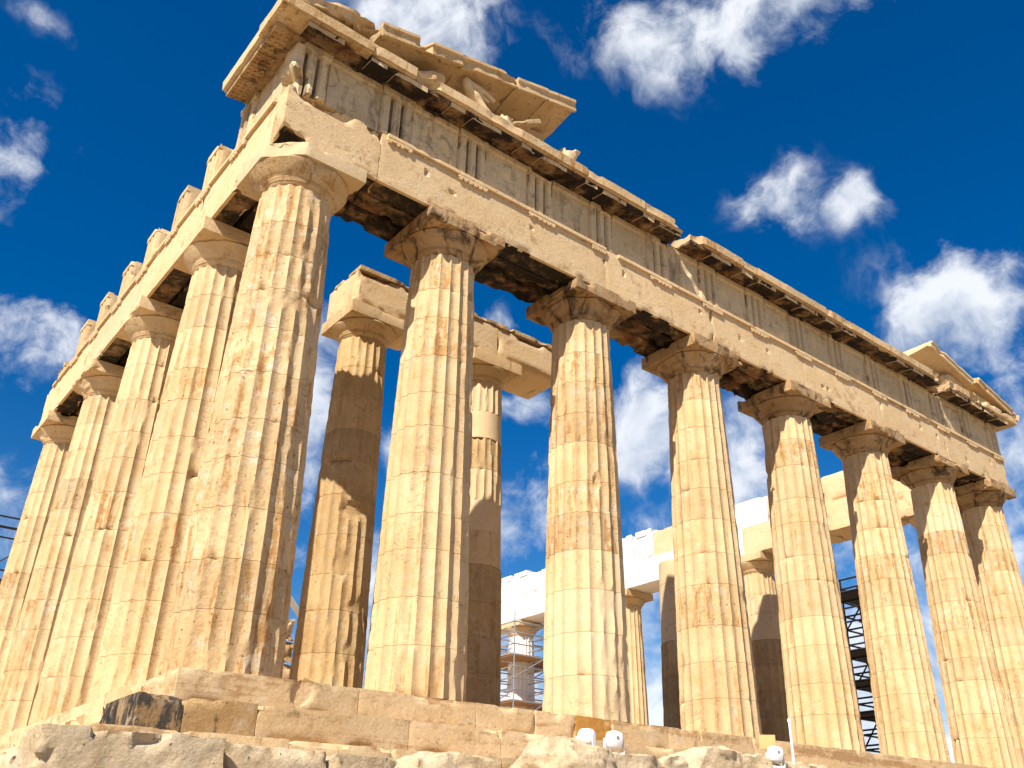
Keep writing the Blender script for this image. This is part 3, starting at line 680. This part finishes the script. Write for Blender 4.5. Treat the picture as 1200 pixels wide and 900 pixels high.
raking('highest sloping gable slab with a clean cut end against the sky', 5.56, 6.50, zt_(5.56) - .02, SLP, 930, bite=.0)
# thin gutter strips on the slabs are part of the profile; tympanum wall below
tp = thing('gable_wall', 'shaded recessed gable wall under the near sloping slabs', 'wall', (0, 0, ZP))
for k, (a, b) in enumerate(((.2, 2.4), (2.41, 4.4), (4.41, 6.35))):
    V, F = lattice_box(seg(a, b, .12), seg(-.42, .1, .2), seg(.004, 1, .1))
    V[:, 2] *= np.maximum(zt_(V[:, 0]) - .46 - ZP, .05)
    V += (np.stack([fbm(V * 3, 940 + k + q, 2) for q in range(3)], 1) - .5) * .03
    link('wall_block', mesh_from('wall_block', V, F, MAR, 33), tp)
raking('wide tilted slab with a glowing orange underside at the far right corner', 24.35, 27.2, zt_(28.842 - 24.35) - .2, -SLP, 950, yf=-1.5, th=.30, bite=.05, mat=MARP)
raking('thin worn slab sloping down to the far right tip of the roofline', 27.5, 30.6, zt_(28.842 - 27.5) + .10, -SLP, 955, yf=-1.54, th=.34, bite=.2)
V, F = rbox((25.6, -1.2, ZP + .004), (27.0, .1, ZP + .62), .1, 960, chip=.15, amp=.02); o = link('gable_block', mesh_from('gable_block', V, F, MAR, 33)); tag(o, 'rough block wedged under the wide tilted slab at the far right corner', 'stone block')
V, F = rbox((27.2, -1.25, ZP + .004), (29.0, .1, ZP + .36), .1, 963, chip=.15, amp=.02); o = link('gable_block', mesh_from('gable_block', V, F, MAR, 33)); tag(o, 'low rough block under the thin slab at the far right tip', 'stone block')
V, F = rbox((6.32, -1.2, ZP + .004), (6.98, -.35, ZP + .74), .06, 966, chip=.16, th=.3, width=.24, amp=.02); o = link('gable_block', mesh_from('gable_block', V, F, MARP, 45)); tag(o, 'rounded sunlit block standing on the cornice at the free end of the near gable', 'stone block')
def tilt(o, e): o.rotation_euler = e; return o
V, F = rbox((-.55, -.35, -.06), (.55, .35, .06), .08, 970, chip=.05); o = tilt(link('stone_fragment', mesh_from('stone_fragment', V, F, MAR), None, (4.95, -1.1, ZP + .42)), (0, -.62, .1)); tag(o, 'flat stone fragment leaning upward on the cornice under the gable', 'stone fragment')
V, F = rbox((-.28, -.3, 0), (.28, .3, .42), .07, 973, chip=.2, th=.3, width=.25); o = link('stone_fragment', mesh_from('stone_fragment', V, F, MAR, 45), None, (4.4, -1.15, ZP + .004)); tag(o, 'small rounded stone fragment beside the leaning flat one', 'stone fragment')
# ---- sculpture: skin-modifier figures turned into plain meshes
def skin_mesh(name, pts, edges, rad, mat, seed, sub=2, amp=.02):
    me = bpy.data.meshes.new('tmp'); me.from_pydata(pts, edges, [])
    o = bpy.data.objects.new('tmp', me); COL.objects.link(o)
    o.modifiers.new('s', 'SKIN'); sk = me.skin_vertices[0].data
    for i, r in enumerate(rad): sk[i].radius = (r, r) if not isinstance(r, tuple) else r
    sk[0].use_root = True
    s = o.modifiers.new('d', 'SUBSURF'); s.levels = sub; s.render_levels = sub
    dg = bpy.context.evaluated_depsgraph_get(); dg.update(); ev = o.evaluated_get(dg); m2 = bpy.data.meshes.new_from_object(ev)
    n = len(m2.vertices); co = np.zeros(n * 3); m2.vertices.foreach_get('co', co); co = co.reshape(-1, 3)
    co += (np.stack([fbm(co * 5, seed + k, 3) for k in range(3)], 1) - .5) * 2 * amp
    F = [list(p.vertices) for p in m2.polygons]
    bpy.data.objects.remove(o); bpy.data.meshes.remove(m2)
    return mesh_from(name, co, F, mat, 60)
me = skin_mesh('horse_head_statue', [(.85, 0, 0), (.58, 0, .30), (.28, 0, .60), (.10, 0, .86), (.38, 0, .92), (.72, 0, .86), (.98, 0, .80), (.05, .06, 1.02), (.05, -.06, 1.02), (.55, 0, .70), (.80, -.02, .66)],
               [(0, 1), (1, 2), (2, 3), (3, 4), (4, 5), (5, 6), (3, 7), (3, 8), (4, 9), (9, 10)], [(.20, .16), (.21, .15), (.19, .13), (.15, .12), (.14, .12), (.09, .085), (.085, .08), .035, .035, (.08, .07), .055], MARP, 980, amp=.03)
o = link('horse_head_statue', me, None, (3.2, -1.12, ZP - .02)); o.scale = (1.0, 1.0, .98); tag(o, 'broken marble horse head rearing on the cornice under the gable slabs', 'statue')
me = skin_mesh('torso_statue', [(0, 0, .1), (.3, 0, .2), (.62, 0, .42), (.75, 0, .62), (.5, -.2, .2), (-.3, .02, .14), (-.6, .0, .1)], [(0, 1), (1, 2), (2, 3), (1, 4), (0, 5), (5, 6)], [.17, .2, .19, .1, .08, .14, .1], MAR, 985)
o = link('torso_statue', me, None, (1.9, -1.1, ZP + .02)); tag(o, 'worn reclining stone figure lying on the cornice left of the horse head', 'statue')
# ------------------------------------------------------------------ steps
def step_course(name, label, z1, h, front, flank, seed, cuts, fcuts, specials, er=1.0, length=27):
    root = thing(name, label, 'step', (0, 0, 0))
    ed = [flank] + cuts + [28.842 - flank]
    for i in range(len(ed) - 1):
        a, b = ed[i] + .002, ed[i + 1] - .002
        sp = specials.get(i, (MARST, None, None))
        near = a < 14
        V, F = rbox((a, front, z1 - h + .004), (b, front + 1.6, z1 - .003), .07 if near else .16, seed + i, chip=.07 * er, th=.5, width=.11, amp=.007, fn=sp[2])
        k = V[:, 2] > z1 - .12
        link('step_block', mesh_from('step_block', V, F, sp[0], 36), root, label=sp[1])
    ed = [front + 1.604] + fcuts
    for i in range(len(ed) - 1):
        a, b = ed[i] + .004, ed[i + 1] - .004
        V, F = rbox((flank, a, z1 - h + .004), (flank + 1.6, b, z1 - .003), .09, seed + 40 + i, chip=.42 * er, th=.36, width=.42, amp=.03, freq=1.4)
        link('step_block', mesh_from('step_block', V, F, MARP if i % 2 else MAR, 40), root, label='heavily worn sunlit block' if i == 0 else None)
    return root
def worncorner(c, rad, seed):
    def f(V):
        # rounded, battered outer corner edge
        s = np.maximum(-(V[:, 0] - c[0]) - (V[:, 1] - c[1]) + rad * (.7 + .9 * (fbm(V * 1.9, seed, 3))), 0)
        V = V.copy(); k = s * .5 * sst(V[:, 2], c[2] - .5, c[2] + .2); V[:, 0] += k; V[:, 1] += k; return V
    return f
step_course('marble_step', 'top marble step carrying the columns', 0, .52, -1.02, -1.02, 1000, [.98, 1.98, 4.35, 5.75, 6.75, 7.75, 9.35, 10.4, 12.2, 14.2, 16.4, 18.4, 20.5, 23, 25.2, 27.2],
            [2.4, 4.6, 6.8, 9, 11.2, 13.4, 15.6, 18, 21, 25], {0: (MARST, None, scoop((1.02, -1.12, -.22), .26, .3, 5)), 1: (MARST, None, scoop((.94, -1.12, -.18), .24, .3, 6)), 5: (MARGO, 'golden orange stained step block', None)})
step_course('marble_step', 'middle marble step with the black stained block at its left end', -.52, .52, -1.72, -1.72, 1100, [-1.08, -.02, 2.55, 4.4, 6.5, 8.7, 10.9, 13.2, 15.6, 18, 20.4, 22.8, 25.2, 27.6],
            [1.8, 4, 6.2, 8.4, 10.6, 13, 16, 20, 25], {0: (MARBK, 'black stained corner step block', worncorner((-1.72, -1.72, -.52), .0, 5)), 1: (MARBR, 'brown step block with a black streak', None)})
step_course('marble_step', 'lowest marble step just above the rough foundation blocks', -1.04, .53, -2.42, -2.42, 1200, [-1.2, .2, 1.9, 3.9, 6, 8.2, 10.4, 12.8, 15.4, 18, 20.6, 23.2, 25.8],
            [1.2, 3.4, 5.6, 7.8, 10, 13, 17, 22], {}, 1.3)
# rough foundation blocks
FB = [(-3.1, -1.72, -1.30, -3.45, 'craggy pale foundation block at the lower left corner'), (-1.70, -.62, -1.32, -3.35, 'foundation block second from the lower left corner with flat top'),
      (-.60, .55, -1.31, -3.3, 'foundation block right of the narrow dark joint'), (.58, 1.6, -1.36, -3.3, 'small foundation block below the lowest step near the boulder'), ]
FB = [(-3.2, -1.13, -1.22, -3.5), (-1.10, .35, -1.25, -3.3), (.38, 1.75, -1.27, -3.35), (1.78, 2.75, -1.30, -3.5)]
FL_ = ['craggy pale foundation block at the lower left corner of the steps', 'flat topped foundation block just right of the wide dark joint', 'rough foundation block in the middle of the lowest row', 'low foundation stub just left of the big boulder']
for i, (a, b, z1, y0) in enumerate(FB):
    rough = i in (0, 3)
    V, F = rbox((a, y0, -2.2), (b, -2.43, z1), .05, 1300 + i * 5, chip=.13 if rough else .09, th=.42, width=.22 if rough else .13, amp=.04 if rough else .025, freq=3.0)
    o = link('foundation_block', mesh_from('foundation_block', V, F, ROCK, 50)); tag(o, FL_[i], 'stone block', 'rough foundation blocks under the steps')
for i, (a, b) in enumerate(((-2.4, 1.5), (1.55, 5.5), (5.55, 10))):
    V, F = rbox((-3.4, a, -2.3), (-2.43, b, -1.35), .1, 1340 + i, chip=.4, th=.35, width=.4, amp=.07)
    o = link('foundation_block', mesh_from('foundation_block', V, F, ROCK, 50)); tag(o, ['worn foundation block on the left side nearest the corner', 'worn foundation block midway along the left side', 'worn foundation block far along the left side'][i], 'stone block', 'rough foundation blocks under the steps')
def boulder(label, c, s, seed, n=40, cat='rock'):
    u = np.linspace(0, math.pi, n); v = np.arange(2 * n) / (2 * n) * 2 * math.pi
    V = []; F = []
    for a in u:
        V.append(np.stack([np.sin(a) * np.cos(v), np.sin(a) * np.sin(v), np.full_like(v, np.cos(a))], 1))
    V = np.concatenate(V)
    # squarish superellipsoid with ridged noise
    V = np.sign(V) * np.abs(V) ** .62
    r = 1 + (fbm(V * 1.3 + seed, seed, 4) - .5) * .55 + (np.abs(fbm(V * 4 + seed, seed + 3, 3) - .5)) * -.28
    V = V * r[:, None] * np.array(s)
    for i in range(n - 1):
        for j in range(2 * n):
            k = (j + 1) % (2 * n); F.append([i * 2 * n + j, (i + 1) * 2 * n + j, (i + 1) * 2 * n + k, i * 2 * n + k])
    o = link('boulder', mesh_from('boulder', V, F, ROCK, 70), None, c); return tag(o, label, cat, 'rough rocks below the front steps')
boulder('big smooth pale boulder below the third front column', (3.0, -5.0, -1.62), (.72, .6, .56), 3, 48)
def ragged(label, lo, hi, seed):
    def f(V):
        Q = V; r = 1 - np.abs(fbm(Q * 2.6, seed + 60, 4) - .5) * 2
        top = sst(V[:, 2], lo[2], hi[2])
        V = V.copy(); V[:, 2] += ((r - .75) * .16 + (fbm(Q * 1.0, seed + 61, 3) - .5) * .34) * top; V[:, 1] += (fbm(Q * 1.7, seed + 62, 4) - .5) * .28
        return V
    V, F = rbox(lo, hi, .045, seed, fn=f, chip=.10, th=.4, width=.2, amp=.03, freq=1.8)
    o = link('rock', mesh_from('rock', V, F, ROCK, 38)); return tag(o, label, 'rock', 'rough rocks below the front steps')
ragged('broad ragged rock with a rough top beside the big pale boulder', (3.6, -5.3, -2.3), (5.25, -4.5, -1.15), 11)
ragged('long craggy rock between the white lamps and the right lamp', (5.3, -5.4, -2.3), (7.0, -4.6, -1.08), 21)
ragged('small rough rock left of the big pale boulder', (.9, -4.6, -2.3), (2.2, -4.0, -1.33), 31)
ragged('low rough rock at the bottom edge beside the right lamp', (7.1, -5.3, -2.3), (9.4, -4.6, -1.12), 41)
# ------------------------------------------------------------------ floodlights and post
def floodlight(label, loc, rz, seed, tilt_=.2):
    r = thing('floodlight', label, 'floodlight', loc, 'white floodlights on the rocks'); r.rotation_euler = (0, 0, rz)
    V, F = lattice_box(seg(-1, 1, .2), seg(-1, 1, .2), seg(-1, 1, .2))
    V = np.sign(V) * np.abs(V); l = np.linalg.norm(V, axis=1, keepdims=True); V = V * (.35 + .65 / l * np.abs(V).max(1, keepdims=True))
    tp_ = 1 - .30 * sst(V[:, 1], 0, 1); V[:, 0] *= tp_; V[:, 2] *= tp_
    V = V * np.array([.13, .115, .125]); rot = Matrix.Rotation(tilt_, 3, 'X'); V = np.array([(rot @ Vector(p)) for p in V.tolist()]) + np.array([0, 0, .18])
    b = link('housing', mesh_from('housing', V, F, WHITE, 60), r)
    V, F = lathe([(.02, 0), (.019, .006), (.008, .008)], 16); V = V[:, [0, 2, 1]] * np.array([1, -1, 1]) + np.array([.01, -.116, .04]); V = np.array([(rot @ Vector(p)) for p in V.tolist()]) + np.array([0, 0, .18])
    link('lens', mesh_from('lens', V, F[::-1], GLASS), b)
    prof = [(-.148, .2), (-.136, .2), (-.136, .012), (.136, .012), (.136, .2), (.148, .2), (.148, -.02), (-.148, -.02)]; nc = 8
    V = [(x, -.03, z) for x, z in prof] + [(x, .04, z) for x, z in prof]
    F = [list(range(nc)), list(range(2 * nc - 1, nc - 1, -1))] + [[q, nc + q, nc + (q + 1) % nc, (q + 1) % nc] for q in range(nc)]
    link('bracket', mesh_from('bracket', V, F, WHITE), r)
    return r
floodlight('white floodlight turned aside, left one of the pair on the rocks', (3.38, -5.0, -1.17), RAD(100), 1, .5)
floodlight('white floodlight facing the viewer, right one of the pair on the rocks', (3.90, -5.02, -1.17), RAD(-20), 2, .15)
floodlight('white floodlight standing alone by the slim white post', (7.0, -5.45, -1.19), RAD(-25), 3, .1)
V, F = rbox((-.14, -.01, 0), (.14, .01, .22), .05, 5, chip=0, amp=0); o = link('tan_card', mesh_from('tan_card', V, F, AMBER), None, (7.04, -5.3, -.92)); o.rotation_euler = (0, 0, RAD(-35)); tag(o, 'small tan card panel standing behind the lone floodlight', 'panel')
V, F = lathe([(.022, -.6), (.022, .60), (.032, .605), (.032, .65), (.015, .67)], 12)
pt = link('rope_post', mesh_from('rope_post', V, F, WHITE), None, (8.1, -5.0, -1.0)); tag(pt, 'slim white barrier post in front of the steps below the fifth front column', 'post')
# ------------------------------------------------------------------ far side entablature (inner face)
NX0, NX1 = 27.96, 29.72
nj = [1.0, 6.4, 10.85, 15.2, 19.55, 24.0, 28.6, 33, 37.5, 42]
names = ['tan far side beam nearest the right corner, behind the sixth front column', 'tan and white far side beam between the fifth and sixth front columns', 'bright white far side beam behind the fourth front column',
         'white far side beam right of the third front column', 'white far side beam hidden mostly by the third front column', 'white far side beam left of the third front column',
         'white far side beam above the scaffolded column', 'far side beam behind the patched porch column', 'farthest white far side beam']
fnames = ['tan upper course at the right end of the far side', 'upper far side course between the fifth and sixth front columns', 'white upper far side course behind the fourth front column',
          'white upper far side course just right of the third front column', 'upper far side course mostly hidden by the third front column', 'upper far side course just left of the third front column',
          'stepped white upper course above the scaffolded far column', 'upper far side course behind the patched porch column', 'farthest upper course of the far side']
for i in range(9):
    mt = MARB if i < 1 else (MARP if i == 1 else MARN)
    V, F = rbox((NX0, nj[i] + .01, 10.15), (NX1, nj[i + 1] - .01, 11.45), .2, 1500 + i, chip=.06, amp=.006); o = link('far_beam', mesh_from('far_beam', V, F, mt, 35)); tag(o, names[i], 'stone beam', 'stone beams along the far side')
    # frieze backers above, pairs of blocks with old and new stone
    rt = thing('far_frieze', fnames[i], 'stone course', (NX0, nj[i], 11.46), 'upper block courses along the far side')
    e = np.linspace(0, nj[i + 1] - nj[i], 4)
    for k in range(3):
        hh = 1.3 if random.Random(i * 5 + k).random() > .25 else .95
        V, F = rbox((.1, e[k] + .01, 0), (1.6, e[k + 1] - .01, hh), .2, 1520 + i * 4 + k, chip=.12, amp=.012); link('block', mesh_from('block', V, F, [MARN, MARN, MARN, MARP, MARN][(k * 2 + i) % 5] if i > 0 else MARB, 35), rt)
        if i > 1 and random.Random(i * 7 + k).random() > .5:
            V, F = rbox((.15, e[k] + .2, hh + .004), (1.4, e[k + 1] - .1, hh + .3), .2, 1570 + i * 4 + k, chip=.1, amp=.01); link('top_block', mesh_from('top_block', V, F, MARN, 35), rt)
# ------------------------------------------------------------------ scaffolds
def scaffold(label, loc, nx, ny, nz, dx, dy, dz, mat, deckmat, decks, seed, r=.03, rail=True, brace=True, rh=1.0):
    root = thing('scaffold', label, 'scaffold', loc); rn = random.Random(seed)
    for i in range(nx + 1):
        for j in range(ny + 1):
            V, F = tube((i * dx, j * dy, 0), (i * dx, j * dy, nz * dz + (1.2 if rail else .3)), r); link('upright', mesh_from('upright', V, F, mat), root)
    for k in range(1, nz + 1):
        z = k * dz; P = []
        for zz in (z, z + rh):
            if zz > nz * dz + 1.15: continue
            for j in range(ny + 1): P.append(tube((-.15, j * dy, zz), (nx * dx + .15, j * dy, zz), r * .9))
            for i in range(nx + 1): P.append(tube((i * dx, -.15, zz), (i * dx, ny * dy + .15, zz), r * .9))
        [link('ledger', mesh_from('ledger', V, F, mat), root) for V, F in P]
        if k in decks:
            for j in range(ny):
                V, F = rbox((-.1, j * dy + .05, z + .03), (nx * dx + .1, (j + 1) * dy - .05, z + .09), .5, seed + k, chip=0, amp=.004); link('deck', mesh_from('deck', V, F, deckmat), root)
    if brace:
        P = []
        for k in range(nz):
            for j in range(ny + 1):
                i = (k + j) % max(nx, 1); P.append(tube((i * dx, j * dy, k * dz), ((i + 1) * dx, j * dy, (k + 1) * dz), r * .8))
        [link('brace', mesh_from('brace', V, F, mat), root) for V, F in P]
    return root
scaffold('grey steel scaffold with wooden decks around the far side column', (26.6, 26.4, -1.0), 2, 2, 8, 2.2, 2.2, 1.25, STEEL, WOOD, (3, 5, 7), 3, r=.04, rh=.6)
scaffold('tall black scaffold tower between the fifth and sixth front columns', (36.2, 9.6, -3.5), 2, 1, 9, 1.6, 2.6, 1.48, DSTEEL, DWOOD, (2, 3, 5, 6, 7, 9), 5, r=.055, rh=.7)
scaffold('dark scaffold rails at the far left edge behind the last side column', (-5.2, 27.0, -3.55), 3, 1, 6, 2.4, 1.6, 2.19, DSTEEL, DWOOD, (5,), 7, r=.042, rh=.42)
# ------------------------------------------------------------------ ruined wall and crane boom behind the corner column
rw = thing('ruined_wall', 'brown ruined wall stub seen right behind the corner column', 'wall', (9.2, 19.6, 0))
rr = random.Random(2)
for k in range(7):
    w = rr.uniform(1.3, 1.9) - .08 * k; x = rr.uniform(-.15, .15)
    V, F = rbox((x, 0, k * .86), (x + w, 1.2, k * .86 + .85), .12, 1700 + k, chip=.28, th=.35, width=.3, amp=.04); link('wall_block', mesh_from('wall_block', V, F, MARD if k % 2 else MAR, 40), rw)
V, F = tube((0, 0, 0), (2.2, .6, -1.9), .16, 4)
o = link('crane_boom', mesh_from('crane_boom', V, F, WHITE), None, (9.2, 19.9, 7.6)); tag(o, 'thin white boom slanting above the ruined wall stub', 'crane')
